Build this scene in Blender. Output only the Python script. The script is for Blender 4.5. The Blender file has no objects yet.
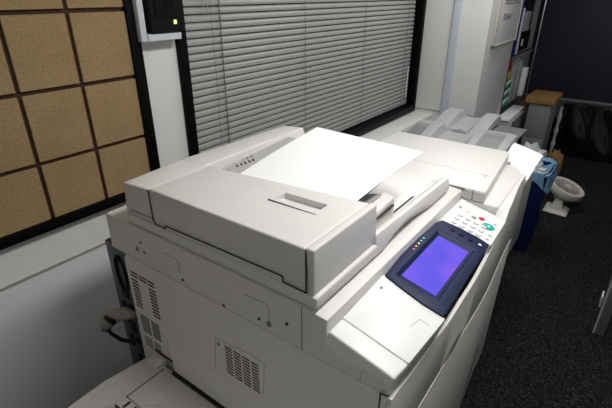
import bpy, bmesh, math, random
from mathutils import Vector, Matrix
random.seed(4)
C = bpy.context.scene.collection
sc = bpy.context.scene

# ------------------------------------------------------------------ camera, world, lights, exposure
PITCH = math.atan(212 / 439.0); AZ = math.radians(36.4)
cam_d = bpy.data.cameras.new('camera'); cam = bpy.data.objects.new('camera', cam_d); C.objects.link(cam)
cam_d.lens = 439.0 / 612 * 36; cam_d.sensor_width = 36; cam_d.clip_start = 0.02
fw = Vector((math.cos(PITCH) * math.cos(AZ), math.cos(PITCH) * math.sin(AZ), -math.sin(PITCH)))
cam.location = (0, 0, 1.63); cam.rotation_euler = fw.to_track_quat('-Z', 'Y').to_euler()
sc.camera = cam
w = bpy.data.worlds.new('world'); sc.world = w; w.use_nodes = True
w.node_tree.nodes['Background'].inputs[0].default_value = (.6, .65, .75, 1)
w.node_tree.nodes['Background'].inputs[1].default_value = 0.05
sc.view_settings.view_transform = 'Standard'; sc.view_settings.look = 'None'
sc.view_settings.exposure = 0.0; sc.view_settings.gamma = 1; sc.view_settings.use_curve_mapping = False

LAMPS_AND_FILL = [  # x, y, length x, length y, watts : fluorescent troffers in the ceiling; last entry is an added left fill
    (1.30, 0.05, 1.2, .30, 30), (3.0, 0.75, 1.0, .30, 15), (5.0, -0.9, 1.2, .30, 9), (-0.9, -0.5, 1.2, .30, 6)]
CEIL = 2.55
for (lx, ly, sx, sy, p) in LAMPS_AND_FILL:
    ld = bpy.data.lights.new('ceiling_lamp_or_fill_light', 'AREA'); ld.shape = 'RECTANGLE'; ld.size = sx; ld.size_y = sy
    ld.energy = p; ld.color = (1, .985, .965)
    lo = bpy.data.objects.new('ceiling_lamp_or_fill_light', ld); C.objects.link(lo); lo.location = (lx, ly, CEIL - .06)

# ------------------------------------------------------------------ materials
M = {}
def mat(name, col, rough=.5, metal=0, noise=0, nscale=60, bump=0, bscale=200, emit=None, estr=0, spec=.5, coat=0, alpha=None):
    m = bpy.data.materials.new(name); m.use_nodes = True; nt = m.node_tree; b = nt.nodes['Principled BSDF']
    b.inputs['Base Color'].default_value = (*col, 1); b.inputs['Roughness'].default_value = rough
    b.inputs['Metallic'].default_value = metal; b.inputs['Specular IOR Level'].default_value = spec
    b.inputs['Coat Weight'].default_value = coat
    tc = nt.nodes.new('ShaderNodeTexCoord')
    if noise:
        n = nt.nodes.new('ShaderNodeTexNoise'); n.inputs['Scale'].default_value = nscale; n.inputs['Detail'].default_value = 6
        nt.links.new(tc.outputs['Object'], n.inputs['Vector'])
        r = nt.nodes.new('ShaderNodeValToRGB'); r.color_ramp.elements[0].position = .3; r.color_ramp.elements[1].position = .7
        r.color_ramp.elements[0].color = (*[c * (1 - noise) for c in col], 1)
        r.color_ramp.elements[1].color = (*[min(1, c * (1 + noise)) for c in col], 1)
        nt.links.new(n.outputs['Fac'], r.inputs['Fac']); nt.links.new(r.outputs['Color'], b.inputs['Base Color'])
    if bump:
        n2 = nt.nodes.new('ShaderNodeTexNoise'); n2.inputs['Scale'].default_value = bscale; n2.inputs['Detail'].default_value = 3
        nt.links.new(tc.outputs['Object'], n2.inputs['Vector'])
        bp = nt.nodes.new('ShaderNodeBump'); bp.inputs['Strength'].default_value = bump; bp.inputs['Distance'].default_value = .002
        nt.links.new(n2.outputs['Fac'], bp.inputs['Height']); nt.links.new(bp.outputs['Normal'], b.inputs['Normal'])
    if emit:
        b.inputs['Emission Color'].default_value = (*emit, 1); b.inputs['Emission Strength'].default_value = estr
    M[name] = m; return m
mat('plastic', (.70, .69, .665), .42, noise=.015, nscale=8, bump=.06, bscale=900)
mat('plastic_grey', (.50, .495, .49), .45, noise=.02, nscale=20)
mat('plastic_white', (.80, .80, .785), .4, noise=.01, nscale=10)
mat('tray_grey', (.32, .32, .325), .5, noise=.03, nscale=30)
mat('tray_dark', (.16, .16, .165), .5, noise=.03, nscale=30)
mat('seam', (.012, .011, .010), .7)
mat('seam_soft', (.22, .21, .20), .7)
mat('slot_dark', (.02, .02, .02), .8)
mat('navy', (.007, .013, .055), .5, noise=.05, nscale=30, spec=.25)
mat('navy_dark', (.006, .009, .035), .35)
mat('key', (.82, .81, .79), .35); mat('keymark', (.25, .25, .27), .5)
mat('green', (.01, .42, .36), .3); mat('red', (.55, .02, .06), .35); mat('orange', (.85, .42, .18), .4); mat('greykey', (.33, .34, .34), .4)
mat('paper', (.93, .93, .93), .75, noise=.004, nscale=20)
mat('wall', (.74, .74, .73), .6, noise=.02, nscale=3, bump=.05, bscale=300)
mat('wall_low', (.60, .60, .60), .6, noise=.02, nscale=3)
mat('ceiling', (.6, .6, .6), .8, noise=.03, nscale=40)
mat('blackframe', (.002, .002, .002), .5, spec=.12)
mat('cork_back', (.050, .015, .006), .8, noise=.2, nscale=50)
mat('cork_seam', (.16, .06, .015), .8)
mat('slat', (.33, .33, .322), .4, noise=.02, nscale=10)
mat('cord', (.16, .16, .15), .7)
mat('glass_black', (.01, .01, .012), .1)
mat('galv', (.06, .095, .10), .4, metal=.6, noise=.35, nscale=90)
mat('black', (.005, .005, .005), .5, spec=.2); mat('blackgloss', (.004, .004, .006), .16, coat=.3)
mat('bracket', (.62, .66, .70), .35); mat('trunk', (.56, .62, .68), .4)
mat('steel', (.5, .5, .5), .3, metal=.9); mat('darkwood', (.05, .018, .008), .5, noise=.2, nscale=12)
mat('cabgrey', (.20, .21, .23), .4, noise=.04, nscale=10); mat('cardboard', (.27, .15, .05), .8, noise=.1, nscale=30)
mat('screen_cloth', (.018, .017, .034), .55, noise=.25, nscale=120)
mat('beige', (.50, .49, .44), .45, noise=.03, nscale=20); mat('plug', (.30, .28, .23), .5, noise=.2, nscale=60)
mat('bin_blue', (.004, .007, .05), .45, spec=.2); mat('bag_blue', (.16, .33, .50), .3, noise=.25, nscale=14, bump=.6, bscale=30)
mat('bag_white', (.62, .66, .68), .3, noise=.15, nscale=18, bump=.7, bscale=30)
mat('folder_blue', (.01, .03, .28), .4); mat('fold_grey', (.38, .40, .42), .6, noise=.25, nscale=20); mat('yellow', (.75, .5, .05), .5)
mat('pkg_green', (.02, .30, .15), .5); mat('pkg_red', (.6, .02, .02), .5); mat('led_y', (.6, .6, .2), .4, emit=(.8, .9, .3), estr=.8)
for n, c in (('led0', (.1, .75, .7)), ('led1', (.1, .6, .5)), ('led2', (.75, .8, .35)), ('led3', (.85, .35, .1)), ('led4', (.8, .15, .08))):
    mat(n, c, .4, emit=c, estr=.5)

mat('fan_blade', (.16, .12, .09), .5)
def mat_cork():
    m = mat('cork', (.28, .195, .105), .9, noise=0, bump=.5, bscale=700); nt = m.node_tree; b = nt.nodes['Principled BSDF']
    tc = nt.nodes.new('ShaderNodeTexCoord'); v = nt.nodes.new('ShaderNodeTexNoise'); v.inputs['Scale'].default_value = 260; v.inputs['Detail'].default_value = 8
    v2 = nt.nodes.new('ShaderNodeTexNoise'); v2.inputs['Scale'].default_value = 6
    nt.links.new(tc.outputs['Object'], v.inputs['Vector']); nt.links.new(tc.outputs['Object'], v2.inputs['Vector'])
    mx = nt.nodes.new('ShaderNodeMath'); mx.operation = 'MULTIPLY_ADD'; mx.inputs[1].default_value = .8
    nt.links.new(v.outputs['Fac'], mx.inputs[0]); 
    m3 = nt.nodes.new('ShaderNodeMath'); m3.operation = 'MULTIPLY'; m3.inputs[1].default_value = .2
    nt.links.new(v2.outputs['Fac'], m3.inputs[0]); nt.links.new(m3.outputs[0], mx.inputs[2])
    r = nt.nodes.new('ShaderNodeValToRGB'); e = r.color_ramp.elements
    e[0].position = .32; e[0].color = (.24, .16, .07, 1); e[1].position = .68; e[1].color = (.41, .29, .145, 1)
    nt.links.new(mx.outputs[0], r.inputs['Fac']); nt.links.new(r.outputs['Color'], b.inputs['Base Color'])
mat_cork()
def mat_carpet():
    m = mat('carpet', (.02, .02, .021), .95, spec=.1); nt = m.node_tree; b = nt.nodes['Principled BSDF']
    tc = nt.nodes.new('ShaderNodeTexCoord'); v = nt.nodes.new('ShaderNodeTexVoronoi'); v.inputs['Scale'].default_value = 120
    nt.links.new(tc.outputs['Object'], v.inputs['Vector'])
    n = nt.nodes.new('ShaderNodeTexNoise'); n.inputs['Scale'].default_value = 60; n.inputs['Detail'].default_value = 4
    nt.links.new(tc.outputs['Object'], n.inputs['Vector'])
    a = nt.nodes.new('ShaderNodeMath'); a.operation = 'MULTIPLY'
    nt.links.new(v.outputs['Distance'], a.inputs[0]); nt.links.new(n.outputs['Fac'], a.inputs[1])
    r = nt.nodes.new('ShaderNodeValToRGB'); e = r.color_ramp.elements
    e[0].position = .12; e[0].color = (.002, .002, .002, 1); e[1].position = .5; e[1].color = (.033, .032, .033, 1)
    nt.links.new(a.outputs[0], r.inputs['Fac']); nt.links.new(r.outputs['Color'], b.inputs['Base Color'])
    bp = nt.nodes.new('ShaderNodeBump'); bp.inputs['Strength'].default_value = .6; bp.inputs['Distance'].default_value = .006
    nt.links.new(a.outputs[0], bp.inputs['Height']); nt.links.new(bp.outputs['Normal'], b.inputs['Normal'])
mat_carpet()
def mat_screen():
    m = mat('screen', (.01, .01, .03), .08, spec=.06, emit=(.12, .13, .85), estr=1.0); nt = m.node_tree; b = nt.nodes['Principled BSDF']
    tc = nt.nodes.new('ShaderNodeTexCoord'); n = nt.nodes.new('ShaderNodeTexNoise'); n.inputs['Scale'].default_value = 9; n.inputs['Detail'].default_value = 1
    nt.links.new(tc.outputs['Object'], n.inputs['Vector'])
    r = nt.nodes.new('ShaderNodeValToRGB'); e = r.color_ramp.elements
    e[0].position = .3; e[0].color = (.105, .10, .80, 1); e[1].position = .75; e[1].color = (.24, .12, .86, 1)
    nt.links.new(n.outputs['Fac'], r.inputs['Fac']); nt.links.new(r.outputs['Color'], b.inputs['Emission Color'])
mat_screen()
mat('lampglass', (.9, .9, .9), .5, emit=(1, .98, .95), estr=6)

# ------------------------------------------------------------------ mesh builder
class MB:
    def __init__(s): s.v = []; s.f = []; s.m = []; s.mats = []
    def mi(s, n):
        if n not in s.mats: s.mats.append(n)
        return s.mats.index(n)
    def add_bm(s, bm, m, T=None):
        i = s.mi(m); off = len(s.v); bm.verts.index_update()
        for v in bm.verts: s.v.append(tuple(T @ v.co) if T else tuple(v.co))
        for f in bm.faces: s.f.append([off + v.index for v in f.verts]); s.m.append(i)
        bm.free()
    def poly(s, verts, faces, m, bev=0, seg=2, T=None, sel=None):
        bm = bmesh.new(); vs = [bm.verts.new(v) for v in verts]
        for f in faces: bm.faces.new([vs[i] for i in f])
        bmesh.ops.recalc_face_normals(bm, faces=bm.faces)
        if bev:
            es = [e for e in bm.edges if len(e.link_faces) == 2 and e.calc_face_angle(0) > .35 and (sel is None or sel(e))]
            bmesh.ops.bevel(bm, geom=es, offset=bev, segments=seg, profile=.5, affect='EDGES', clamp_overlap=True)
        s.add_bm(bm, m, T)
    def box(s, x0, x1, y0, y1, z0, z1, m, bev=0, seg=2, T=None):
        vs = [(x, y, z) for x in (x0, x1) for y in (y0, y1) for z in (z0, z1)]
        s.poly(vs, [(0, 1, 3, 2), (4, 6, 7, 5), (0, 4, 5, 1), (2, 3, 7, 6), (0, 2, 6, 4), (1, 5, 7, 3)], m, bev, seg, T)
    def hexa(s, b, t, m, bev=0, seg=2, T=None):   # b, t: four points each, same order
        n = len(b); vs = list(b) + list(t)
        fs = [tuple(range(n)), tuple(range(n, 2 * n))] + [(i, (i + 1) % n, n + (i + 1) % n, n + i) for i in range(n)]
        s.poly(vs, fs, m, bev, seg, T)
    def prism(s, prof, axis, a, b, m, bev=0, seg=2, T=None):
        def P(p, c): return {'x': (c, p[0], p[1]), 'y': (p[0], c, p[1]), 'z': (p[0], p[1], c)}[axis]
        s.hexa([P(p, a) for p in prof], [P(p, b) for p in prof], m, bev, seg, T)
    def cyl(s, c, r, h, m, axis='z', n=24, r2=None, bev=0, T=None):
        r2 = r if r2 is None else r2
        def P(a, rr, hh):
            u, v = rr * math.cos(a), rr * math.sin(a)
            q = {'z': (u, v, hh), 'y': (u, hh, v), 'x': (hh, u, v)}[axis]
            return (c[0] + q[0], c[1] + q[1], c[2] + q[2])
        A = [2 * math.pi * i / n for i in range(n)]
        s.hexa([P(a, r, 0) for a in A], [P(a, r2, h) for a in A], m, bev, 2, T)
    def tube(s, pts, r, m, n=8, closed=False):
        pts = [Vector(p) for p in pts]; N = len(pts); rings = []
        bm = bmesh.new()
        for i, p in enumerate(pts):
            a = pts[(i - 1) % N] if (closed or i) else p; b = pts[(i + 1) % N] if (closed or i < N - 1) else p
            t = (b - a).normalized(); up = Vector((0, 0, 1)) if abs(t.z) < .9 else Vector((1, 0, 0))
            u = t.cross(up).normalized(); v = t.cross(u)
            rr = r[i] if isinstance(r, (list, tuple)) else r
            rings.append([bm.verts.new(p + u * rr * math.cos(2 * math.pi * k / n) + v * rr * math.sin(2 * math.pi * k / n)) for k in range(n)])
        for i in range(N if closed else N - 1):
            A, B = rings[i], rings[(i + 1) % N]
            for k in range(n): bm.faces.new([A[k], A[(k + 1) % n], B[(k + 1) % n], B[k]])
        if not closed: bm.faces.new(rings[0][::-1]); bm.faces.new(rings[-1])
        s.add_bm(bm, m)
    def grid(s, fn, nu, nv, m, thick=None):
        bm = bmesh.new()
        g = [[bm.verts.new(fn(i / nu, j / nv)) for j in range(nv + 1)] for i in range(nu + 1)]
        for i in range(nu):
            for j in range(nv): bm.faces.new([g[i][j], g[i + 1][j], g[i + 1][j + 1], g[i][j + 1]])
        if thick:
            bmesh.ops.recalc_face_normals(bm, faces=bm.faces)
            bmesh.ops.solidify(bm, geom=list(bm.faces), thickness=thick)
        bmesh.ops.recalc_face_normals(bm, faces=bm.faces)
        s.add_bm(bm, m)
    def build(s, name, parent=None, loc=None, ang=35):
        me = bpy.data.meshes.new(name); me.from_pydata(s.v, [], s.f)
        for n in s.mats: me.materials.append(M[n])
        for p, i in zip(me.polygons, s.m): p.material_index = i; p.use_smooth = True
        me.set_sharp_from_angle(angle=math.radians(ang)); me.update()
        o = bpy.data.objects.new(name, me); C.objects.link(o)
        if parent is not None:
            o.parent = parent
            par = parent; off = Vector((0, 0, 0))
            while par is not None: off += Vector(par.location); par = par.parent
            for vv in me.vertices: vv.co -= off
        elif loc is not None:
            for vv in me.vertices: vv.co -= Vector(loc)
            o.location = loc
        return o
def thing(name, label, cat, loc=(0, 0, 0), group=None):
    o = bpy.data.objects.new(name, None); C.objects.link(o); o.location = loc; o.empty_display_size = .05
    return tag(o, label, cat, group)
def tag(o, label, cat, group=None):
    o['label'] = label; o['category'] = cat
    if group: o['group'] = group
    return o
def struct(o): o['kind'] = 'structure'; return o
def B(*a, **k):
    m = MB(); m.box(*a, **k); return m

# ------------------------------------------------------------------ the room
X0, X1, YR, H = -1.6, 7.2, -2.4, 2.55
WX0, WX1, WZ0, WZ1 = 1.205, 3.585, .752, 2.25     # window opening
struct(B(X0, X1, YR, 2.3, -.1, 0, 'carpet').build('floor'))
m = MB(); m.box(X0, X1, YR, 2.3, H, H + .1, 'ceiling')
struct(m.build('ceiling'))
m = MB()
m.box(X0, WX0, 1.5, 1.7, 0, H, 'wall'); m.box(WX1, 3.6, 1.5, 1.7, 0, H, 'wall')
m.box(WX0, WX1, 1.5, 1.7, 0, WZ0, 'wall'); m.box(WX0, WX1, 1.5, 1.7, WZ1, H, 'wall')
struct(m.build('wall_back'))
m = MB(); m.box(3.6, 4.46, .98, 1.7, 0, H, 'wall', .006); m.box(3.596, 3.6, .985, 1.497, .728, .733, 'seam_soft')
struct(m.build('wall_pillar'))
struct(B(4.46, X1, 1.6, 1.7, 0, H, 'wall').build('wall_recess'))
struct(B(X1, X1 + .1, YR, 2.3, 0, H, 'wall').build('wall_far'))
struct(B(X0, X1, YR - .1, YR, 0, H, 'wall').build('wall_right'))
struct(B(X0 - .1, X0, YR, 2.3, 0, H, 'wall').build('wall_left'))
# lower wall lining with a lip (seam seen on the left) and the deep sill under the window
m = MB(); m.box(X0, 1.9, 1.488, 1.5, 0, .752, 'wall_low', .003); m.box(X0, 1.9, 1.4875, 1.5, .7525, .756, 'seam_soft')
struct(m.build('trim_1'))
m = MB(); m.box(1.9, 3.6, 1.32, 1.5, 0, .70, 'wall', .004)
struct(m.build('trim_2'))
# window
wr = struct(bpy.data.objects.new('window_1', None)); C.objects.link(wr); wr.location = (2.4, 1.5, WZ0)
m = MB()
for a in ((1.168, 1.212, 1.480, 1.52, .712, WZ1 + .04), (3.555, 3.598, 1.480, 1.52, .712, WZ1 + .04), (1.212, 3.555, 1.480, 1.52, .712, .760), (1.212, 3.555, 1.480, 1.52, WZ1, WZ1 + .04)):
    m.box(*a, 'blackframe', .003)
m.box(1.206, 1.215, 1.52, 1.62, .753, WZ1, 'blackframe'); m.box(3.575, 3.584, 1.52, 1.62, .753, WZ1, 'blackframe'); m.box(1.215, 3.575, 1.52, 1.62, .7525, .760, 'blackframe')
m.build('window_frame', wr)
B(1.215, 3.575, 1.625, 1.635, .760, WZ1, 'glass_black').build('pane', wr)
# blinds
bl = thing('venetian_blind', 'grey horizontal-slat venetian blind, closed, hanging inside the black window frame', 'blind', (2.4, 1.56, 2.2))
m = MB(); z = .800; k = 0
while z < 2.17:
    def fn(u, v, z=z):
        a = math.radians(65); s = (v - .5) * .0325; h = .0055 * (1 - (2 * v - 1) ** 2)
        dy = -s * math.cos(a) * -1; 
        return (1.222 + u * 2.33, 1.557 - s * math.cos(a) * 1 - h * math.sin(a), z - s * math.sin(a) * 1 * -1 * -1 + h * math.cos(a) * .0 + .002 * math.sin(u * 9 + z * 30) * 0)
    m.grid(fn, 1, 6, 'slat', .0007); z += .0305; k += 1
m.build('slats', bl, ang=60)
B(1.222, 3.552, 1.545, 1.57, .768, .782, 'slat', .004).build('bottom_rail', bl)
B(1.232, 3.552, 1.54, 1.58, 2.19, 2.24, 'slat', .004).build('head_rail', bl)
for x, r in ((1.405, .0011), (1.455, .0028), (2.085, .0014), (2.76, .0014), (3.42, .0014)):
    m = MB(); m.tube([(x, 1.541, .775), (x, 1.541, 2.2)], r, 'cord', 6); m.build('cord', bl)
for x in (1.36, 1.385):
    m = MB(); m.tube([(x, 1.538, 1.545), (x, 1.538, 2.2)], .0016, 'slat', 6); m.build('cord', bl)
m = MB(); m.cyl((3.50, 1.538, .83), .004, .25, 'plastic_white', n=8); m.build('wand', bl)

# vertical trunking on the pillar
m = MB(); m.box(3.578, 3.5975, 1.195, 1.255, .0, H - .01, 'trunk', .006)
tag(m.build('cable_trunking', loc=(3.58, 1.22, 0)), 'pale blue-grey vertical cable trunking on the white pillar right of the window', 'cable trunking')

# pinboard
pb = thing('pinboard', 'black-framed board of tan cork squares on the wall left of the window', 'pinboard', (.2, 1.5, .9))
m = MB()
PX0, PX1, PZ0, PZ1 = -.50, .998, .898, 1.85
m.box(PX0, PX1, 1.472, 1.499, PZ0, PZ0 + .036, 'blackframe', .002); m.box(PX0, PX1, 1.472, 1.499, PZ1 - .036, PZ1, 'blackframe', .002)
m.box(PX1 - .042, PX1, 1.472, 1.499, PZ0 + .036, PZ1 - .036, 'blackframe', .002); m.box(PX0, PX0 + .04, 1.472, 1.499, PZ0 + .036, PZ1 - .036, 'blackframe', .002)
m.build('frame', pb)
m = MB(); m.box(PX0 + .03, PX1 - .03, 1.492, 1.499, PZ0 + .03, PZ1 - .03, 'cork_back'); m.build('backing', pb)
xs = [.956, .756, .558, .358, .158, -.042, -.242, -.46]
zs = [.934, 1.127, 1.351, 1.577, 1.814]
for i in range(len(xs) - 1):
    for j in range(len(zs) - 1):
        g = .0068
        mt = MB(); mt.box(xs[i + 1] + g, xs[i] - (g if i else 0), 1.482, 1.492, zs[j] + (g if j else 0), zs[j + 1] - g, 'cork', .0012, 1)
        mt.build('cork_tile', pb)

# radio handset in its holder
wb = thing('wall_bracket', 'white L-shaped holder on the wall strip between pinboard and window', 'bracket', (1.05, 1.499, 1.47))
m = MB(); m.box(.986, 1.012, 1.450, 1.499, 1.468, 1.80, 'bracket', .004); m.build('side_plate', wb)
m = MB(); m.box(1.012, 1.162, 1.447, 1.499, 1.468, 1.494, 'bracket', .004); m.build('bottom_plate', wb)
rd = thing('speaker', 'black ribbed wall speaker with a yellow light, standing in the white holder', 'speaker', (1.09, 1.47, 1.496))
m = MB(); m.box(1.024, 1.174, 1.436, 1.4985, 1.4955, 1.80, 'black', .008, 3); m.build('body', rd)
m = MB(); m.box(1.045, 1.135, 1.432, 1.4365, 1.548, 1.79, 'black')
for i in range(9): m.box(1.048 + i * .010, 1.0525 + i * .010, 1.428, 1.434, 1.550, 1.785, 'blackgloss', .001, 1)
m.build('grille', rd)
m = MB(); m.box(1.122, 1.134, 1.431, 1.4365, 1.523, 1.538, 'led_y', .001, 1); m.build('indicator_light', rd)

# ceiling lamps (out of frame, light the room; the last houses the added left fill)
for (lx, ly, sx, sy, p) in LAMPS_AND_FILL:
    m = MB(); m.box(lx - sx / 2 - .03, lx + sx / 2 + .03, ly - sy / 2 - .03, ly + sy / 2 + .03, CEIL - .045, CEIL, 'plastic_white', .004)
    struct(m.build('trim_3'))

# ------------------------------------------------------------------ the photocopier
cp = thing('photocopier', 'large off-white photocopier with a blue touch screen filling the foreground', 'photocopier', (1.15, .72, 0))
FY = .25
# cabinet body: upper band and lower band
m = MB()
m.prism([(.30, .905), (.30, .94), (.385, .94), (.385, 1.022), (.45, 1.028), (1.19, 1.028), (1.198, 1.02), (1.2, .905)], 'x', .595, 1.42, 'plastic', .003)
m.box(.595, .66, .25, .2995, .905, .94, 'plastic', .002)
m.prism([(1.42, .26), (1.78, .26), (1.84, .30), (1.88, .35), (1.88, .85), (1.42, .85)], 'z', .905, .992, 'plastic', .006, 3)
m.build('upper_housing', cp)
m = MB()
m.poly([(.588, .236, .06), (.588, 1.128, .06), (.588, 1.128, .888), (.588, .236, .888), (.594, .236, .9045), (.594, 1.128, .9045),
        (.66, .262, .06), (.66, 1.128, .06), (.66, 1.128, .9045), (.66, .262, .9045)],
       [(0, 1, 2, 3), (3, 2, 5, 4), (4, 5, 8, 9), (6, 7, 8, 9), (0, 1, 7, 6), (1, 2, 5, 8, 7), (0, 3, 4, 9, 6)], 'plastic', .002)
m.box(.66, 1.40, .30, 1.128, .06, .9045, 'plastic'); m.box(.66, 1.40, .262, .2995, .06, .70, 'plastic')
m.prism([(1.40, .262), (1.74, .262), (1.79, .275), (1.80, .30), (1.80, .85), (1.40, .85)], 'z', .06, .9045, 'plastic', .004, 3)
lowb = m.build('lower_housing', cp)
m = MB(); m.box(.62, 1.70, .30, 1.10, .001, .06, 'black'); m.build('plinth', cp)
# details on the left side (x = .588 / .595 planes)
def facestrip(m, pts, x, wd, mt='seam'):
    """polyline of (y, z) drawn as a thin groove strip on the plane x"""
    for (a, b) in zip(pts[:-1], pts[1:]):
        d = Vector((b[0] - a[0], b[1] - a[1])); n = Vector((-d.y, d.x)).normalized() * wd / 2; e = d.normalized() * wd / 2
        q = [(a[0] - e.x + n.x, a[1] - e.y + n.y), (b[0] + e.x + n.x, b[1] + e.y + n.y), (b[0] + e.x - n.x, b[1] + e.y - n.y), (a[0] - e.x - n.x, a[1] - e.y - n.y)]
        m.prism(q, 'x', x - .0006, x + .001, mt)
m = MB()
facestrip(m, [(.45, 1.026), (.45, .905)], .595, .0015)
m.build('side_panel_seam', cp); m = MB()
facestrip(m, [(.62, .982), (.555, .986), (.545, .980), (.545, .935)], .595, .0013, 'seam_soft')
m.build('side_panel_seam', cp); m = MB()
facestrip(m, [(.93, .985), (.872, .985), (.862, .978), (.862, .945)], .595, .0013, 'seam_soft')
m.build('side_panel_seam', cp)
for (y, z) in ((.698, .912), (.577, .930), (.492, .959), (.855, .925)):
    m = MB(); m.cyl((.5935, y, z), .0042, .003, 'slot_dark', 'x', 14); m.build('screw', cp)
m = MB(); m.cyl((.5935, .546, .930), .0075, .003, 'tray_dark', 'x', 16); m.build('screw', cp)
m = MB(); m.cyl((.5935, 1.055, .95), .0075, .003, 'tray_dark', 'x', 12); m.build('screw', cp)
for (y, z) in ((1.03, .98), (1.02, .951)):
    m = MB(); m.cyl((.5935, y, z), .005, .003, 'tray_dark', 'x', 12); m.build('screw', cp)
# vents: louvre slots in dark
def vent(cols, zt, zb, n, name='vent'):
    m = MB()
    for (ya, yb) in cols:
        for i in range(n):
            z = zt + (zb - zt) * i / (n - 1)
            m.box(.5872, .5885, ya, yb, z - .0022, z + .0022, 'slot_dark')
    m.build(name, cp)
vent([(.583, .607), (.613, .639), (.645, .671), (.677, .703)], .780, .686, 10)
m = MB()
for i in range(9):
    z = .826 - i * .0125
    m.box(.5872, .5885, 1.075, 1.108, z - .0028, z + .0028, 'slot_dark'); m.box(.5872, .5885, 1.0 - .012, 1.022, z - .0028, z + .0028, 'slot_dark')
for z in (.843, .855):
    for a in ((.99, 1.02), (1.028, 1.062), (1.07, 1.105)): m.box(.5872, .5885, *a, z - .0028, z + .0028, 'slot_dark')
m.build('vent', cp)
vent([(1.005, 1.045), (1.055, 1.10)], .69, .625, 8)
vent([(1.015, 1.05), (1.06, 1.10)], .600, .565, 4)
m = MB(); facestrip(m, [(.738, .789), (.752, .672)], .588, .0013, 'seam_soft'); facestrip(m, [(.738, .789), (.60, .806), (.562, .800), (.570, .69)], .588, .0013, 'seam_soft')
m.build('vent_panel_seam', cp)
m = MB(); m.cyl((.5865, .728, .772), .006, .003, 'tray_dark', 'x', 12); m.build('screw', cp)
m = MB(); facestrip(m, [(.25, .912), (.25, .10)], .588, .003); facestrip(m, [(.25, .912), (.234, .914)], .588, .003); m.build('door_gap', cp)
# shallow pocket above the side tray
m = MB()
m.hexa([(.5878, .97, .66), (.5878, .25, .64), (.5878, .25, .58), (.5878, .93, .575)], [(.580, .955, .64), (.572, .25, .61), (.560, .25, .575), (.562, .92, .572)], 'plastic', .003)
m.build('side_ledge', cp)
# front shells
def front_shell(name, ztop, zbot, ytopf, ybot, x0, x1, m_='plastic', yinf=None):
    m = MB(); N = 44; prof = []
    def top(i):
        x = x0 + (x1 - x0) * i / N; return (x, ztop(x))
    b = []; t = []
    vs = []; fs = []
    for i in range(N + 1):
        x, zt = top(i); zb = zbot(x); ytop = ytopf(x); yin = yinf(x) if yinf else .262
        vs += [(x, ybot(x), zb), (x, ytop, zt), (x, yin, zt), (x, yin, zb)]
    for i in range(N):
        a = 4 * i; c = 4 * (i + 1)
        for k in range(4): fs.append((a + k, a + (k + 1) % 4, c + (k + 1) % 4, c + k))
    fs.append((0, 1, 2, 3)); fs.append((4 * N, 4 * N + 1, 4 * N + 2, 4 * N + 3))
    m.poly(vs, fs, m_, .0045, 3)
    return m.build(name, cp)
def curve(t, x):
    if x <= t[0][0]: return t[0][1]
    for (a, b) in zip(t[:-1], t[1:]):
        if x <= b[0]:
            u = (x - a[0]) / (b[0] - a[0]); u = u * u * (3 - 2 * u); return a[1] + (b[1] - a[1]) * u
    return t[-1][1]
def lipy(x): return curve([(.66, .227), (1.01, .213), (1.36, .226), (1.76, .252)], x)
def doory(x): return curve([(.66, .225), (1.25, .225), (1.76, .250)], x)
def lip(x): return curve([(.59, .905), (.70, .892), (.85, .902), (1.0, .922), (1.20, .924), (1.36, .932), (1.44, .985), (1.80, .990)], x)
front_shell('front_cover', lip, lambda x: .716, lipy, doory, .592, 1.785, yinf=lambda x: .262 if x > 1.38 else max(.238, lipy(x) + .010) if x < .8 else lipy(x) + .010)
def dtop(x): return .712 if x < 1.28 else .712 + .05 * ((x - 1.28) / .12) ** 1.6 if x < 1.40 else .762
dr = front_shell('door', lambda x: .711, lambda x: .08, lambda x: doory(x) - .001, lambda x: doory(x) + .012, .592, 1.765)
m = MB(); m.tube([(1.36 + .16 * (1 - u), doory(1.36 + .16 * (1 - u)) + .001 + .011 * ((.711 - (.33 - .2 * u)) / .63), .33 - .20 * u - .03 * math.sin(u * 3.14)) for u in [i / 12 for i in range(13)]], .003, 'slot_dark', 6); m.build('grip_slot', dr)
# deck on the right end of the housing
m = MB(); m.prism([(1.42, .307), (1.885, .345), (1.90, .36), (1.90, .852), (1.42, .852)], 'z', .9925, 1.0335, 'plastic', .005, 3)
m.box(1.4185, 1.421, .306, .375, .9935, 1.026, 'plastic_grey', .001, 1); m.box(1.4183, 1.4205, .345, .350, .9935, 1.03, 'seam_soft'); m.box(1.4187, 1.421, .376, .44, 1.020, 1.030, 'seam_soft')  # grey inset and dark strip put gap shading into the deck face's colour
m.box(1.570, 1.5715, .335, .66, 1.0330, 1.0338, 'seam_soft')
dk = m.build('output_deck', cp)
m = MB(); m.cyl((1.562, .351, 1.0332), .0032, .001, 'slot_dark', n=12); m.build('indicator_light', dk)
m = MB(); m.cyl((1.86, .335, .992), .006, .010, 'tray_grey', n=10); m.build('hinge_pin', dk)
# control panel: flat slab tilted to the operator
TA = math.atan(.24)
Tp = Matrix.Translation((0, .234, .958)) @ Matrix.Rotation(TA, 4, 'X')
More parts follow.
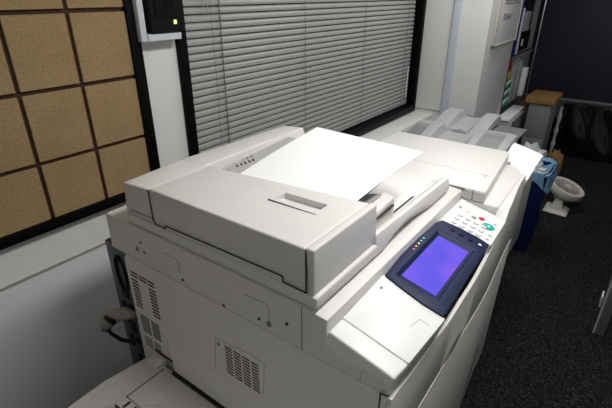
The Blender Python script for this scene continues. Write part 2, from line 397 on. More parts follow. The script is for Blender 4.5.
# in panel space: x as world, v along the slope (0 at y=.234), w outwards
cpn = bpy.data.objects.new('control_panel', None); C.objects.link(cpn); cpn.parent = cp; cpn.location = Vector((1.0, .3, .96)) - cp.location
def PB(name, fn, ang=35): m = MB(); fn(m); return m.build(name, cpn, ang=ang)
V0, V1 = -.012, .152
PB('end_trim', lambda m: m.hexa([(.597, V0, -.05), (.651, V0, -.05), (.651, V1, -.05), (.597, V1, -.05)], [(.597, V0 + .006, 0), (.651, V0, 0), (.651, V1, 0), (.597, V1, 0)], 'plastic_white', .005, 3, Tp))
def cover(m):
    m.prism([(.6525, V0), (.83, -.022), (.85, V1 + .004), (.6525, V1)], 'z', -.045, 0, 'plastic_white', .003, 2, Tp)
    q = [(.78, -.002), (.782, .022), (.744, .030)]
    for a, b in zip(q[:-1], q[1:]):
        d = Vector((b[0] - a[0], b[1] - a[1])); n = Vector((-d.y, d.x)).normalized() * .0007
        m.prism([(a[0] + n.x, a[1] + n.y), (b[0] + n.x, b[1] + n.y), (b[0] - n.x, b[1] - n.y), (a[0] - n.x, a[1] - n.y)], 'z', -.001, .0004, 'tray_grey', 0, 2, Tp)
    m.prism([(.797, .133), (.806, .133), (.806, .139), (.797, .139)], 'z', -.001, .0006, 'tray_dark', 0, 2, Tp)
PB('blank_cover', cover)
BZ = [(.845, .150), (.836, .10), (.828, .04), (.828, -.016), (.86, -.016), (.95, -.013), (1.05, -.010), (1.14, -.008), (1.213, -.008), (1.222, .03), (1.222, .09), (1.214, .144), (1.18, .153), (1.05, .158), (.95, .158)]
def bez(m):
    n = len(BZ); inn = [(.866, .012), (1.15, .012), (1.15, .132), (.866, .132)]
    # outer slab with a sunken screen well: ring built from quads
    z1, z0, zw = .006, -.022, -.002
    def ringpt(px, py): return (px, py)
    out = []
    for (x, y) in inn: out.append(min(range(n), key=lambda i: (BZ[i][0] - x) ** 2 + (BZ[i][1] - y) ** 2))
    vs = [(x, y, z1) for x, y in BZ] + [(x, y, z0) for x, y in BZ] + [(x, y, z1) for x, y in inn] + [(x + (.008 if x < 1 else -.008), y + (.008 if y < .07 else -.008), zw) for x, y in inn]
    fs = [(i, (i + 1) % n, n + (i + 1) % n, n + i) for i in range(n)] + [tuple(range(n, 2 * n))]
    I = 2 * n
    for k in range(4):
        a, b = out[k], out[(k + 1) % 4]; loop = [a]
        while loop[-1] != b: loop.append((loop[-1] + 1) % n)
        fs.append(tuple(loop) + (I + (k + 1) % 4, I + k))
        fs.append((I + k, I + (k + 1) % 4, I + 4 + (k + 1) % 4, I + 4 + k))
    fs.append((I + 4, I + 5, I + 6, I + 7))
    m.poly(vs, fs, 'navy', .0022, 2, Tp)
bz = PB('touch_screen_bezel', bez)
m = MB(); m.box(.884, 1.132, .026, .121, -.0015, .0, 'screen', 0, 2, Tp); m.build('touch_screen', bz)
for i, (x, y) in enumerate(((1.073, .384), (1.055, .384), (1.037, .3835), (1.019, .383), (1.001, .3825))):
    v = (y - .234) / math.cos(TA); m = MB(); m.cyl((x, v - .009, .0055), .0028, .0015, 'led%d' % i, n=10, T=Tp); m.build('indicator_light', bz)
for i, (x, y) in enumerate(((1.189, .331), (1.188, .303), (1.187, .275), (1.182, .246))):
    v = (y - .234) / math.cos(TA); m = MB(); m.cyl((x, v, .0055), .0085, .002, 'navy_dark', n=20, T=Tp); m.cyl((x, v, .0075), .005, .0018, 'key' if i == 3 else 'navy_dark', n=16, T=Tp); m.build('button', bz)
def kpd(m): m.prism([(1.224, V0 - .002), (1.412, -.010), (1.415, V1 - .002), (1.216, V1)], 'z', -.04, 0, 'plastic_white', .004, 3, Tp)
kp = PB('keypad', kpd)
def key(x, y, r, mt, sq=False):
    v = (y - .234) / math.cos(TA); m = MB()
    if sq:
        m.box(x - r, x + r, v - r, v + r, -.001, .0012, 'orange', .0005, 1, Tp); m.box(x - r * .7, x + r * .7, v - r * .7, v + r * .7, 0, .0018, 'key', .0005, 1, Tp)
    else:
        m.cyl((x, v, -.001), r * 1.22, .0016, 'seam_soft' if mt == 'key' else mt, n=24, T=Tp); m.cyl((x, v, 0), r, .0028, mt, n=24, bev=.0006, T=Tp)
        if mt == 'key': m.box(x - .0012, x + .0012, v - .0015, v + .0015, .0027, .0031, 'keymark', 0, 2, Tp)
    m.build('key', kp)
for i in range(4):
    for j in range(3): key(1.243 + j * .030, .345 - i * .026 , .0075, 'key')
for (x, y) in ((1.245, .240), (1.272, .240), (1.352, .245)): key(x, y, .005, 'key')
key(1.350, .334, .0075, 'key', True); key(1.330, .309, .0075, 'greykey'); key(1.345, .288, .0085, 'red'); key(1.318, .258, .0165, 'green')
m = MB(); m.box(1.345, 1.360, (.36 - .234), (.371 - .234), -.001, .001, 'greykey', 0, 2, Tp); m.build('key_label', kp)
m = MB(); v0 = (.258 - .234); m.prism([(1.312, v0 - .004), (1.326, v0), (1.312, v0 + .004)], 'z', .0015, .0034, 'key', 0, 2, Tp); m.build('key_label', kp)

# ------------------------------------------------------------------ document feeder on top (part of the copier)
df = bpy.data.objects.new('document_feeder', None); C.objects.link(df); df.parent = cp; df.location = Vector((.95, .73, 1.03)) - cp.location
LX0, LX1, LY0, LY1, LZ = .595, 1.365, .413, 1.078, 1.034
m = MB()
# flange / output tray plate, with a finger scoop along the front edge
N = 30; vs = []; fs = []
for i in range(N + 1):
    x = .86 + (LX1 - .86) * i / N
    u = (x - .905) / (1.19 - .905); s = math.sin(math.pi * u) ** .8 if 0 < u < 1 else 0
    zt = 1.090 - .014 * (x - .86) / (LX1 - .86)
    vs += [(x, LY0 + .010 * s, LZ + .010 * s), (x, LY0 - .001, LZ + .020 * s + .012), (x, LY0 + .006, zt), (x, LY0 + .020, zt), (x, LY0 + .045, 1.056), (x, LY0 + .06, 1.056), (x, LY0 + .06, LZ + .010 * s)]
K = 7
for i in range(N):
    for k in range(K): fs.append((K * i + k, K * i + (k + 1) % K, K * (i + 1) + (k + 1) % K, K * (i + 1) + k))
fs.append(tuple(range(K))); fs.append(tuple(range(K * N, K * N + K)))
m.poly(vs, fs, 'plastic', .0015, 2)
m.box(.86, LX1 - .02, LY0 + .055, LY1, LZ, 1.050, 'plastic', .003)
m.poly([(.86, .413 + .05, 1.056), (1.2, .463, 1.056), (1.350, .463, 1.066), (1.350, 1.058, 1.066), (1.2, 1.058, 1.056), (.86, 1.058, 1.056), (.86, .463, 1.04), (1.350, .463, 1.04), (1.350, 1.058, 1.04), (.86, 1.058, 1.04)],
       [(0, 1, 4, 5), (1, 2, 3, 4), (6, 7, 8, 9), (0, 1, 2, 7, 6), (2, 3, 8, 7), (3, 4, 5, 9, 8), (5, 0, 6, 9)], 'plastic', .002)
m.build('output_tray', df)
# feeder base band
m = MB(); m.box(LX0, .862, LY0 - .001, LY1, LZ, 1.064, 'plastic', .005, 3); m.build('base_band', df)
# feeder housing: rear end cap, hinged cover with latch recess, front strip
m = MB()
TZ = 1.172
fx = .845
m.hexa([(.598, LY0 + .008, 1.064), (.872, LY0 + .010, 1.064), (.872, .437, 1.064), (.598, .437, 1.064)], [(.590, LY0 + .004, TZ + .008), (.850, LY0 + .004, TZ + .008), (.850, .437, TZ + .008), (.590, .437, TZ + .008)], 'plastic', .005, 3)
m.build('front_end_cap', df)
m = MB()
hx0, hx1, hy0, hy1 = .722, .782, .512, .640
bx0, bx1, by0, by1 = .590, .848, .4385, .945
tz = TZ + .006
Vv = [(.596, by0, 1.064), (bx1 + .02, by0, 1.064), (bx1 - .03, by1, 1.064), (.596, by1, 1.064),
      (bx0, by0, tz), (bx1, by0, tz), (bx1 - .046, by1, tz - .006), (bx0 + .004, by1, tz - .006),
      (hx0, hy0, tz - .001), (hx1, hy0, tz - .001), (hx1, hy1, tz - .0035), (hx0, hy1, tz - .0035),
      (hx1, hy0, tz - .018), (hx1, hy1, tz - .020)]
Ff = [(0, 1, 2, 3), (0, 1, 5, 4), (1, 2, 6, 5), (2, 3, 7, 6), (3, 0, 4, 7), (4, 5, 9, 8), (5, 6, 10, 9), (6, 7, 11, 10), (7, 4, 8, 11),
      (8, 12, 13, 11), (9, 10, 13, 12), (8, 9, 12), (10, 11, 13)]
m.poly(Vv, Ff, 'plastic', .005, 3, sel=lambda e: all(min(v.co.x - .58, 1) < 5 and not (hx0 - .01 < v.co.x < hx1 + .01 and hy0 - .01 < v.co.y < hy1 + .01) for v in e.verts))
fc = m.build('feeder_cover', df)
m = MB(); m.box(.722, .7235, .505, .648, tz - .0042, tz + .0004, 'seam_soft'); m.build('latch_seam', fc)
# rear end cap continuing into the rear rail behind the input tray
m = MB()
m.hexa([(.598, .9465, 1.064), (.802, .9465, 1.064), (.802, LY1, 1.064), (.598, LY1, 1.064)], [(.594, .9465, TZ - .002), (.802, .9465, TZ - .002), (.802, LY1 - .01, TZ - .006), (.598, LY1 - .01, TZ - .014)], 'plastic', .005, 3)
m.hexa([(.80, .944, 1.056), (1.33, .952, 1.056), (1.33, LY1, 1.056), (.80, LY1, 1.056)], [(.80, .960, TZ - .002), (1.30, .972, TZ - .004), (1.30, LY1 - .01, TZ - .012), (.80, LY1 - .01, TZ - .006)], 'plastic', .004, 3)
m.build('rear_housing', df)
# seams on the left face
m = MB()
facestrip(m, [(.945, 1.168), (.945, 1.082), (.935, 1.072), (.895, 1.070), (.893, 1.080), (.50, 1.086), (.497, 1.072), (.437, 1.070), (.437, 1.172)], .5925, .003)
facestrip(m, [(1.053, 1.078), (.945, 1.082)], .5955, .0015, 'seam_soft')
m.build('cover_seam', df)
# input tray (slopes up to the right) and guides
m = MB()
m.hexa([(.80, .50, 1.128), (1.08, .50, 1.155), (1.18, .946, 1.160), (.80, .944, 1.137)], [(.80, .50, 1.136), (1.08, .50, 1.163), (1.18, .946, 1.168), (.80, .944, 1.145)], 'plastic_grey', .002)
it = m.build('input_tray', df)
def onTray(x): return 1.145 + (x - .80) * .074
for i, (x, y) in enumerate(((.945, .900), (.930, .903),(.915, .906), (.900, .909), (.885, .912))): m = MB(); m.prism([(x, y), (x + .004, y), (x + .011, y + .012), (x + .007, y + .012)], 'z', onTray(x) - .004, onTray(x) + .0012, 'slot_dark'); m.build('size_mark', it)
for (x, y) in ((.835, .920), (.845, .912), (.925, .928), (.945, .926), (.965, .926)): m = MB(); m.prism([(x, y), (x + .0015, y), (x + .014, y + .014), (x + .0125, y + .014)], 'z', onTray(x) - .004, onTray(x) + .0015, 'keymark'); m.build('size_mark', it)
m = MB()
m.hexa([(.872, .436, 1.057), (1.01, .442, 1.057), (1.02, .478, 1.057), (.872, .478, 1.057)], [(.872, .436, 1.132), (1.0, .442, 1.136), (1.01, .478, 1.140), (.872, .478, 1.138)], 'plastic', .006, 3)
m.box(.885, .985, .4335, .442, 1.118, 1.1205, 'seam')
m.build('side_guide', it)
m = MB()
P = [(.925 + .052 * math.cos(a), .470 + .040 * math.sin(a)) for a in [math.pi * i / 14 for i in range(15)]]
m.hexa([(x, y, 1.133) for x, y in P], [(x, y, 1.144) for x, y in P], 'tray_grey', .002)
m.build('guide_tab', it)

# sheet of paper lying in the feeder
m = MB()
A = Vector((.79, .850, 1.153)); Bq = Vector((1.215, .848, 1.21)); Cq = Vector((1.183, .449, 1.21)); D = Vector((.79, .430, 1.166))
def sheet(u, v):
    x0 = .800; 
    p = (A.lerp(Bq, u)).lerp(Vector((.79, .480, 1.160)).lerp(Cq, u), v)
    p.z += .004 * math.sin(math.pi * u)
    return tuple(p)
m.grid(sheet, 14, 8, 'paper', .0008)
tag(m.build('sheet_of_paper', loc=(1.0, .65, 1.16)), 'large blank white sheet of paper lying in the document feeder tray', 'paper')

# ------------------------------------------------------------------ rear service plate and plugs
m = MB(); m.box(.606, .64, 1.13, 1.262, .30, .904, 'galv', .002)
sp = m.build('rear_metal_plate', cp)
m = MB()
lp = [(.602, 1.195 + .025 * math.cos(a) * 1.0, .80 + .065 * math.sin(a) + .012 * math.cos(a)) for a in [2 * math.pi * i / 24 for i in range(24)]]
m.tube(lp, .004, 'black', 6, True); m.build('cable_clip', sp)
for k in range(14):
    m = MB(); y = 1.15 + (k % 3) * .032; z = .70 - (k // 3) * .075; m.box(.602, .608, y, y + .018, z, z + .05, 'black' if k % 2 else 'galv', .001, 1); m.build('connector_block', sp)
pl = thing('power_plug', 'beige cable plug and looped black lead hanging behind the copier', 'plug', (.56, 1.23, .60))
m = MB(); m.tube([(.585, 1.14, .668), (.58, 1.18, .660), (.565, 1.235, .630), (.555, 1.275, .590), (.552, 1.285, .560)], [.012, .022, .026, .027, .018], 'plug', 14); m.build('plug_body', pl)
m = MB(); m.box(.535, .550, 1.195, 1.245, .628, .645, 'black', .003); m.build('plug_socket', pl)
m = MB(); m.tube([(.552, 1.285, .565), (.555, 1.26, .545), (.565, 1.22, .532), (.578, 1.17, .540), (.585, 1.14, .56)], .007, 'black', 8); m.build('lead', pl)

# ------------------------------------------------------------------ side paper feeder (bottom left)
sf = thing('side_paper_feeder', 'low off-white side paper tray attached at the copier\'s left, lower left corner', 'paper feeder', (.35, .75, 0))
m = MB()
m.poly([(.14, .28, .30), (.572, .28, .30), (.572, 1.06, .30), (.14, 1.06, .30), (.14, .28, .50), (.572, .28, .556), (.572, 1.06, .552), (.42, 1.09, .550), (.24, 1.095, .535)],
       [(0, 1, 2, 3), (0, 1, 5, 4), (1, 2, 6, 5), (4, 5, 6, 7, 8), (2, 3, 8, 7, 6), (3, 0, 4, 8)], 'plastic', .006, 3)
m.build('body', sf)
m = MB(); m.box(.18, .54, .30, 1.0, .001, .30, 'plastic_grey', .01); m.build('pedestal', sf)
m = MB(); m.box(.425, .556, .28, .965, .545, .5615, 'plastic', .003)
m.box(.4215, .425, .28, .968, .553, .5585, 'seam'); m.box(.4215, .556, .965, .9685, .553, .560, 'seam')
m.build('top_plate', sf)
m = MB(); m.hexa([(.27, .80, .540), (.37, .80, .545), (.385, 1.0, .545), (.30, 1.03, .540)], [(.28, .82, .553), (.36, .82, .558), (.37, .98, .557), (.31, 1.0, .552)], 'plastic', .004)
m.build('raised_pad', sf)
m = MB()
m.box(.39, .423, .86, .965, .552, .563, 'plastic', .003)
for i in range(3): m.box(.394, .419, .875 + i * .03, .883 + i * .03, .560, .564, 'slot_dark')
m.box(.3865, .390, .855, .97, .550, .560, 'slot_dark')
m.build('paper_guide', sf)
m = MB(); m.cyl((.475, .90, .5615), .035, .004, 'plastic', n=32, bev=.002); m.build('disc_hinge', sf)
m = MB(); m.box(.5565, .5715, .28, .93, .50, .563, 'slot_dark'); m.build('gap_strip', sf)
m = MB(); m.box(.545, .584, .985, 1.04, .548, .566, 'plastic', .003); m.box(.5845, .5872, .90, 1.05, .566, .572, 'seam'); m.build('hinge_block', sf)

# ------------------------------------------------------------------ finisher with catch trays
fn_ = thing('document_finisher', 'off-white sorter unit with grey catch trays at the copier\'s far end', 'finisher', (2.2, .6, 0))
m = MB(); m.box(1.91, 2.64, .335, .86, .28, .72, 'plastic_grey', .008, 3); m.box(1.93, 2.40, .43, .85, .72, .93, 'plastic_grey', .006)
m.box(2.20, 2.204, .334, .336, .30, .70, 'seam_soft')
m.build('body', fn_)
m = MB(); m.box(1.95, 2.40, .40, .80, .03, .28, 'black'); m.build('stand', fn_)
for (x, y) in ((1.98, .39), (2.36, .39), (1.98, .8), (2.36, .8)):
    m = MB(); m.cyl((x, y - .015, .03), .029, .03, 'black', 'y', 16); m.build('caster', fn_)
def tray(name, x0, x1, prof, z0, z1, mt, taper=0.0, yc=.64):
    m = MB(); N = len(prof) - 1
    def f(u, v):
        i = v * N; k = min(int(i), N - 1); t = i - k
        y = prof[k][0] + (prof[k + 1][0] - prof[k][0]) * t; dz = prof[k][1] + (prof[k + 1][1] - prof[k][1]) * t
        y = yc + (y - yc) * (1 - taper * u)
        return (x0 + (x1 - x0) * u, y, z0 + (z1 - z0) * u + dz * (.35 + .65 * min(1, u * 1.5)) + .006 * math.sin(u * math.pi))
    m.grid(f, 10, N * 2, mt, -.006)
    return m.build(name, fn_, ang=25)
p1 = [(.395, .010), (.40, .040), (.42, .044), (.50, .044), (.560, .044), (.568, .042), (.590, .010), (.63, .004), (.67, .002), (.70, .004), (.735, .010), (.757, .042), (.765, .044), (.80, .044), (.86, .044), (.88, .040), (.885, .010)]
t1 = tray('catch_tray', 1.95, 2.25, p1, .940, .962, 'tray_grey')
def tz1(u): return .940 + .022 * u + .044 * (.35 + .65 * min(1, u * 1.5)) + .006 * math.sin(u * math.pi)
def patch(u0, u1, y0, y1, sk=0):  # flat dark quads on the tray paint the shade of recessed pockets
    m = MB()
    m.grid(lambda u, v: (1.95 + .30 * (u0 + (u1 - u0) * u) + sk * v, y0 + (y1 - y0) * v, tz1(u0 + (u1 - u0) * u) + .0072), 6, 2, 'tray_dark')
    m.grid(lambda u, v: (1.95 + .30 * (u1 + .10 * u), y0 + (y1 - y0) * v, tz1(u1 + .10 * u) + .007 + .006 * u), 2, 2, 'seam_soft')
    m.build('pocket_shade', t1)
patch(.25, .75, .43, .53); patch(.15, .62, .80, .872)
p2 = [(.575, .01), (.58, .04), (.60, .042), (.645, .042), (.652, .038), (.672, .010), (.72, .002), (.770, .008), (.790, .038), (.80, .042), (.83, .042), (.865, .042), (.87, .01)]
t2 = tray('catch_tray', 2.32, 2.66, p2, .925, .950, 'tray_grey', yc=.72)
m = MB(); m.box(1.95, 2.64, .42, .86, .9305, .944, 'tray_dark', .003); m.build('tray_base', fn_)
# sheet on the finisher
m = MB()
Q = [Vector((1.93, .375, .975)), Vector((2.20, .395, .985)), Vector((2.22, .262, .955)), Vector((1.84, .252, .960))]
m.grid(lambda u, v: tuple(Q[0].lerp(Q[1], u).lerp(Q[3].lerp(Q[2], u), v) + Vector((0, 0, -.012 * v * v + .006 * math.sin(u * 3)))), 8, 6, 'paper', .0012)
tag(m.build('sheet_of_paper', loc=(2.0, .33, .94)), 'small white sheet hanging over the far corner beside the grey catch trays', 'paper')

# ------------------------------------------------------------------ recycling bin, bag, fan
bn = thing('waste_bin', 'navy blue waste bin on the carpet beyond the copier', 'bin', (3.17, .46, 0))
m = MB()
bo = [(2.99, .32, .002), (3.25, .32, .002), (3.25, .58, .002), (2.99, .58, .002)]; to = [(2.95, .295, .58), (3.28, .295, .58), (3.28, .62, .58), (2.95, .62, .58)]
ti = [(2.96, .305, .58), (3.27, .305, .58), (3.27, .61, .58), (2.96, .61, .58)]; bi_ = [(3.00, .33, .02), (3.24, .33, .02), (3.24, .57, .02), (3.00, .57, .02)]
m.poly(bo + to + ti + bi_, [(0, 1, 2, 3), (12, 13, 14, 15)] + [(4 * a + k, 4 * a + (k + 1) % 4, 4 * a + 4 + (k + 1) % 4, 4 * a + 4 + k) for a in range(3) for k in range(4)], 'bin_blue', .003, 2)
m.build('body', bn)
bg = MB()
def bagf(u, v):
    a = 2 * math.pi * u; cx, cy = 3.115, .457; rx, ry = .165 + .010, .1625 + .010
    c, s_ = math.cos(a), math.sin(a); k = 1 / max(abs(c), abs(s_)) ; k = min(k, 1.25)
    j = 1 + .03 * math.sin(a * 7 + v * 3) * v
    drop = .10 + .05 * math.sin(a * 3 + 1) + (.05 if s_ < -.3 and c > -.2 else 0)
    if v < .35: t = v / .35; return (cx + rx * c * k * (.80 + .2 * t) * j, cy + ry * s_ * k * (.80 + .2 * t) * j, .52 + .085 * t)
    t = (v - .35) / .65; return (cx + rx * c * k * j * (1 + .05 * t), cy + ry * s_ * k * j * (1 + .05 * t), .605 - drop * t + .008 * math.sin(a * 9))
bg.grid(bagf, 64, 10, 'bag_blue', .002)
tag(bg.build('bin_liner', loc=(3.115, .46, .5)), 'pale blue plastic liner folded over the rim of the navy bin', 'bin bag')
random.seed(8)
bm_ = bmesh.new(); bmesh.ops.create_icosphere(bm_, subdivisions=4, radius=1)
for v in bm_.verts:
    d = v.co.normalized(); n = .1 * math.sin(d.x * 9 + d.z * 5) + .08 * math.sin(d.y * 13 + 2) + .05 * math.sin(d.z * 21 + d.x * 8)
    v.co = d * (1 + n)
m = MB(); m.add_bm(bm_, 'bag_white', Matrix.Translation((3.115, .457, .545)) @ Matrix.Diagonal((.145, .125, .075, 1)))
tag(m.build('crumpled_bag', loc=(3.115, .457, .54)), 'crumpled translucent white bag stuffed in the navy bin', 'plastic bag')

fan = thing('desk_fan', 'small beige desk fan standing on the carpet, face tilted upwards', 'fan', (3.83, .26, 0))
m = MB(); m.hexa([(3.74, .17, .002), (3.94, .17, .002), (3.96, .36, .002), (3.76, .36, .002)], [(3.76, .19, .03), (3.92, .19, .03), (3.94, .34, .03), (3.78, .34, .03)], 'beige', .012, 3); m.build('base', fan)
m = MB(); m.hexa([(3.80, .22, .03), (3.89, .22, .03), (3.90, .31, .03), (3.81, .31, .03)], [(3.84, .24, .14), (3.90, .24, .14), (3.90, .28, .14), (3.84, .28, .14)], 'beige', .01, 2); m.build('neck', fan)
FC = Vector((3.92, .235, .185)); nrm = Vector((-.06, -.29, .85)).normalized()
Tf = Matrix.Translation(FC) @ nrm.to_track_quat('Z', 'Y').to_matrix().to_4x4() @ Matrix.Scale(.90, 4)
m = MB(); bm_ = bmesh.new()
prof = [(.055, -.085), (.11, -.075), (.146, -.045), (.154, -.01), (.148, .018), (.132, .024), (.112, .014), (.108, -.005), (.10, -.055), (.05, -.070)]
rg = []
for i in range(48):
    a = 2 * math.pi * i / 48; rg.append([bm_.verts.new((r * math.cos(a), r * math.sin(a), z)) for r, z in prof])
for i in range(48):
    for k in range(len(prof)): bm_.faces.new([rg[i][k], rg[(i + 1) % 48][k], rg[(i + 1) % 48][(k + 1) % len(prof)], rg[i][(k + 1) % len(prof)]])
bmesh.ops.recalc_face_normals(bm_, faces=bm_.faces)
m.add_bm(bm_, 'beige', Tf); m.build('housing', fan, ang=50)
m = MB()
for i in range(3): m.tube([Tf @ Vector((r_ * math.cos(a), r_ * math.sin(a), .018)) for a in [2 * math.pi * k / 40 for k in range(40)] for r_ in (.040 + .028 * i,)], .0018, 'beige', 6, True)
for i in range(18):
    a = 2 * math.pi * i / 18; m.tube([Tf @ Vector((.02 * math.cos(a), .02 * math.sin(a), .02)), Tf @ Vector((.114 * math.cos(a + .5), .114 * math.sin(a + .5), .017))], .0016, 'beige', 5)
m.cyl((0, 0, .012), .028, .012, 'beige', n=20, T=Tf); m.build('grille', fan)
for k in range(4):
    m = MB(); a0 = k * math.pi / 2
    m.grid(lambda u, v: tuple(Tf @ Vector(((.02 + .09 * u) * math.cos(a0 + (v - .5) * 1.1 * (.5 + u)), (.02 + .09 * u) * math.sin(a0 + (v - .5) * 1.1 * (.5 + u)), -.020 + .02 * (v - .5)))), 6, 6, 'fan_blade', .002)
    m.build('blade', fan)
m = MB(); m.cyl((0, 0, -.13), .05, .07, 'beige', n=20, bev=.008, T=Tf); m.build('motor', fan)

# ------------------------------------------------------------------ pillar sign
sg = thing('wall_sign', 'white notice board with small dark lettering on the pillar face by the rack', 'sign', (4.08, .98, 1.26))
m = MB(); m.box(3.745, 4.415, .962, .979, 1.255, 1.95, 'paper', .002); m.build('board', sg)
m = MB(); m.box(3.73, 3.746, .955, .979, 1.245, 1.96, 'beige', .002); m.box(3.73, 4.43, .955, .979, 1.245, 1.256, 'beige', .002); m.box(4.414, 4.43, .955, .979, 1.245, 1.96, 'beige', .002); m.box(3.73, 4.43, .955, .979, 1.95, 1.96, 'beige', .002); m.build('frame', sg)
m = MB(); random.seed(3)
def glyphs(x0, x1, z0, z1, n):
    wv = (x1 - x0) / n
    for i in range(n):
        a = x0 + i * wv; b = a + wv * .68; t = wv * .16
        for kind in random.sample(['l', 'r', 't', 'm', 'b'], 4):
            if kind == 'l': m.box(a, a + t, .9605, .963, z0, z1, 'keymark')
            if kind == 'r': m.box(b - t, b, .9605, .963, z0, z1, 'keymark')
            if kind == 't': m.box(a, b, .9605, .963, z1 - t, z1, 'keymark')
            if kind == 'm': m.box(a, b, .9605, .963, (z0 + z1 - t) / 2, (z0 + z1 + t) / 2, 'keymark')
            if kind == 'b': m.box(a, b, .9605, .963, z0, z0 + t, 'keymark')
glyphs(3.87, 4.36, 1.545, 1.60, 7); m.build('lettering', sg); m = MB(); glyphs(3.90, 4.13, 1.435, 1.475, 4)
m.build('lettering', sg)

# ------------------------------------------------------------------ wire rack in the recess beyond the pillar
rk = thing('wire_rack', 'black wire shelving rack in the recess between pillar and dark screen', 'shelf', (5.0, 1.2, 0))
RX0, RX1, RY0, RY1 = 4.50, 5.52, 1.0, 1.40
for x in (RX0, RX1):
    for y in (RY0, RY1):
        m = MB(); m.cyl((x, y, .002), .018, 1.95, 'black', n=10); m.build('post', rk)
for z in (.20, .58, 1.085, 1.60):
    m = MB()
    for y in (RY0, RY1): m.tube([(RX0, y, z), (RX1, y, z)], .007, 'black', 6); m.tube([(RX0, y, z - .03), (RX1, y, z - .03)], .004, 'steel', 6)
    for i in range(24):
        x = RX0 + .02 + i * (RX1 - RX0 - .04) / 23; m.tube([(x, RY0, z), (x, RY1, z)], .003, 'steel', 5); m.tube([(x, RY0, z - .03), (x, RY0, z)], .003, 'steel', 4)
    m.build('shelf', rk)
def item(name, x0, x1, y0, y1, z0, z1, mt, label, cat, bev=.004, group=None, extra=None):
    m = MB(); m.box(x0, x1, y0, y1, z0, z1, mt, bev)
    if extra: extra(m)
    o = m.build(name, loc=((x0 + x1) / 2, (y0 + y1) / 2, z0)); tag(o, label, cat, group); return o
Zs = 1.093
item('binder', 4.53, 4.66, .99, 1.30, Zs, 1.59, 'folder_blue', 'tall royal blue binder at the rack\'s left end on the upper shelf', 'binder')
item('binder', 4.665, 4.74, .99, 1.30, Zs, 1.50, 'paper', 'tall white binder beside the royal blue one', 'binder')
item('storage_box', 4.98, 5.18, 1.02, 1.3, 1.28, 1.46, 'fold_grey', 'light grey box on top of the black box, upper shelf of the rack', 'box')
item('storage_box', 4.76, 5.42, 1.04, 1.36, Zs, 1.275, 'black', 'wide black box on the upper shelf of the rack', 'box', extra=lambda m: m.box(5.08, 5.12, 1.035, 1.04, 1.14, 1.2, 'paper'))
item('storage_box', 5.22, 5.46, 1.06, 1.36, 1.28, 1.57, 'black', 'tall black box at the upper shelf\'s right end', 'box')
Zl = .588
for k in range(3):
    item('packet', 4.60, 4.85, 1.01, 1.22, Zl + .002 + k * .088, Zl + .088 + k * .088, 'pkg_green', ('lowest', 'middle', 'topmost')[k] + ' of the three green and white packets stacked on the lower shelf', 'packet', group='packets on the lower shelf',
         extra=lambda m, k=k: m.prism([(4.61, Zl + .04 + k * .088), (4.83, Zl + .07 + k * .088), (4.83, Zl + .085 + k * .088), (4.61, Zl + .075 + k * .088)], 'y', 1.006, 1.0105, 'paper'))
item('packet', 4.63, 4.80, 1.02, 1.20, Zl + .268, Zl + .345, 'yellow', 'small yellow packet under the red one', 'packet', group='packets on the lower shelf')
item('packet', 4.58, 4.78, 1.02, 1.20, Zl + .347, Zl + .43, 'pkg_red', 'small bright red packet on top of the stack', 'packet', group='packets on the lower shelf')
item('magazine_file', 4.90, 5.02, 1.01, 1.25, Zl + .002, Zl + .46, 'fold_grey', 'pale grey magazine file right of the packets', 'file', group='files on the lower shelf')
item('magazine_file', 5.10, 5.22, 1.01, 1.25, Zl + .002, Zl + .40, 'fold_grey', 'second grey magazine file, standing in the middle of the lower shelf', 'file', group='files on the lower shelf')
item('magazine_file', 5.36, 5.47, .99, 1.25, Zl + .002, Zl + .30, 'paper', 'short white file at the right end of the lower shelf', 'file', group='files on the lower shelf')
# bottom: white sheet stack jutting out and ribbed basket
item('paper_stack', 4.36, 4.98, .86, .975, .540, .566, 'paper', 'stack of white paper on top of the ribbed white crate', 'paper', .003)
bk = MB()
bk.box(4.38, 4.92, .84, .975, .30, .538, 'fold_grey', .01)
for i in range(7): bk.box(4.40 + i * .078, 4.412 + i * .078, .834, .842, .30, .535, 'black', .001, 1)
bk.box(4.40, 4.90, .85, .97, .001, .30, 'black')
tag(bk.build('crate', loc=(4.65, .9, 0)), 'whitish crate with dark upright ribs at the pillar\'s foot', 'crate')

# ------------------------------------------------------------------ grey cabinet, cardboard, dark screen, covered table
cb = thing('filing_cabinet', 'narrow grey metal cabinet beside the black-covered table', 'cabinet', (4.98, .70, 0))
m = MB(); m.box(4.82, 5.20, .60, .80, .002, .645, 'cabgrey', .004); m.build('body', cb)
for z0, z1 in ((.02, .30), (.31, .63)):
    m = MB(); m.box(4.812, 4.82, .61, .79, z0, z1, 'cabgrey', .002); m.build('drawer', cb)
item('cardboard_tray', 4.78, 5.22, .575, .835, .648, .705, 'cardboard', 'shallow brown cardboard tray on top of the grey cabinet', 'cardboard tray')
item('wooden_box', 4.98, 5.25, .815, .93, .002, .60, 'darkwood', 'dark brown wooden box between grey cabinet and rack', 'box')
random.seed(5)
def blob(name, c, s, mt, label, cat, f=9, base=None):
    bm_ = bmesh.new(); bmesh.ops.create_icosphere(bm_, subdivisions=4, radius=1); ph = random.random() * 6
    for v in bm_.verts:
        d = v.co.normalized(); n = .12 * math.sin(d.x * f + d.z * 5 + ph) + .09 * math.sin(d.y * f * 1.4 + ph) + .05 * math.sin(d.z * f * 2.3 + d.x * 8)
        v.co = d * (1 + n)
        if v.co.z < -.8: v.co.z = -.8
    m = MB(); m.add_bm(bm_, mt, Matrix.Translation(c) @ Matrix.Diagonal((*s, 1)))
    return tag(m.build(name, loc=(c[0], c[1], c[2] - s[2] * .8)), label, cat)
blob('plastic_bag', (4.35, .62, .16), (.16, .15, .197), 'bag_white', 'crumpled white plastic bag on the floor in front of the grey cabinet', 'plastic bag')
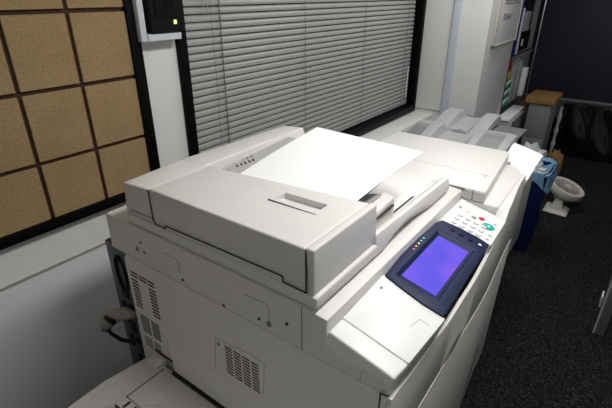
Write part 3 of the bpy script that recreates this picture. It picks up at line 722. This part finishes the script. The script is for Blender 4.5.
blob('plastic_bag', (3.93, .78, .13), (.14, .12, .16), 'bag_white', 'smaller crumpled white bag nearer the grey catch trays', 'plastic bag')
blob('paper_bag', (4.62, .44, .12), (.07, .07, .148), 'cardboard', 'small tan paper bag between white bag and black-covered table', 'bag')

ps = thing('partition_screen', 'dark navy fabric office screen across the top right background', 'partition', (5.62, -.4, 0))
m = MB(); m.box(5.62, 5.66, -1.9, 1.0, .575, 1.95, 'screen_cloth', .004); m.build('panel', ps)
m = MB(); m.box(5.605, 5.665, -1.9, 1.0, .548, .574, 'tray_dark', .003); m.build('bottom_rail', ps)
m = MB(); m.box(5.61, 5.665, .985, 1.01, .002, 1.96, 'steel', .003); m.build('side_post', ps)
m = MB(); m.box(5.62, 5.66, -1.93, -1.9, .002, 1.96, 'steel', .003); m.build('side_post', ps)
# black plastic cover draped over a low cupboard in front of the screen
m = MB()
def cov(u, v):
    y = -1.85 + 2.42 * u; w = .012 * math.sin(y * 14) + .008 * math.sin(y * 31 + v * 7)
    if v < .3: t = v / .3; return (5.60 - .16 * t, y, .545 + .006 * math.sin(y * 20 + t * 5))
    t = (v - .3) / .7; return (5.44 - .03 * t + w + .025 * math.sin(t * 5 + y * 6) * t, y, .545 - .54 * t)
m.grid(cov, 120, 26, 'blackgloss', .003)
m.box(5.47, 5.60, -1.84, .56, .003, .53, 'black')
tag(m.build('black_cover', loc=(5.5, -.6, 0)), 'shiny black plastic sheeting draped below the navy office screen', 'cover')
m = MB(); m.tube([(5.40, .575, z) for z in [.02 + .05 * i for i in range(11)]], [.012 + .006 * ((i * 7) % 3) for i in range(11)], 'bag_white', 6)
tag(m.build('edge_strip', loc=(5.4, .57, 0)), 'pale ragged strip of sheeting hanging between grey cabinet and black sheeting', 'plastic strip')

# ------------------------------------------------------------------ table at the right edge (only its leg shows)
tb = thing('work_table', 'dark metal table leg standing on the carpet at the right edge', 'table', (2.9, -.6, 0))
def leg(x, y):
    m = MB(); m.box(x - .0, x + .05, y - .055, y, .002, .70, 'cabdark', .003); m.box(x - .0, x + .004, y - .052, y - .003, .006, .69, 'steel'); return m
mat('cabdark', (.11, .11, .11), .45, noise=.1, nscale=30)
for (x, y) in ((2.35, -.150), (3.9, -.15), (2.35, -1.0), (3.9, -1.0)):
    m = MB(); m.box(x, x + .05, y - .055, y, .002, .70, 'cabdark', .003); m.box(x - .002, x + .003, y - .012, y - .004, .006, .69, 'greykey')
    m.build('leg', tb)
m = MB(); m.box(2.33, 3.97, -1.07, -.145, .70, .725, 'plastic_grey', .003); m.build('tabletop', tb)
m = MB(); m.box(2.40, 2.47, -.150, -.143, .14, .20, 'plastic_white', .002); m.box(2.40, 2.41, -.2, -.143, .14, .2, 'plastic_white'); m.build('cable_box', tb)
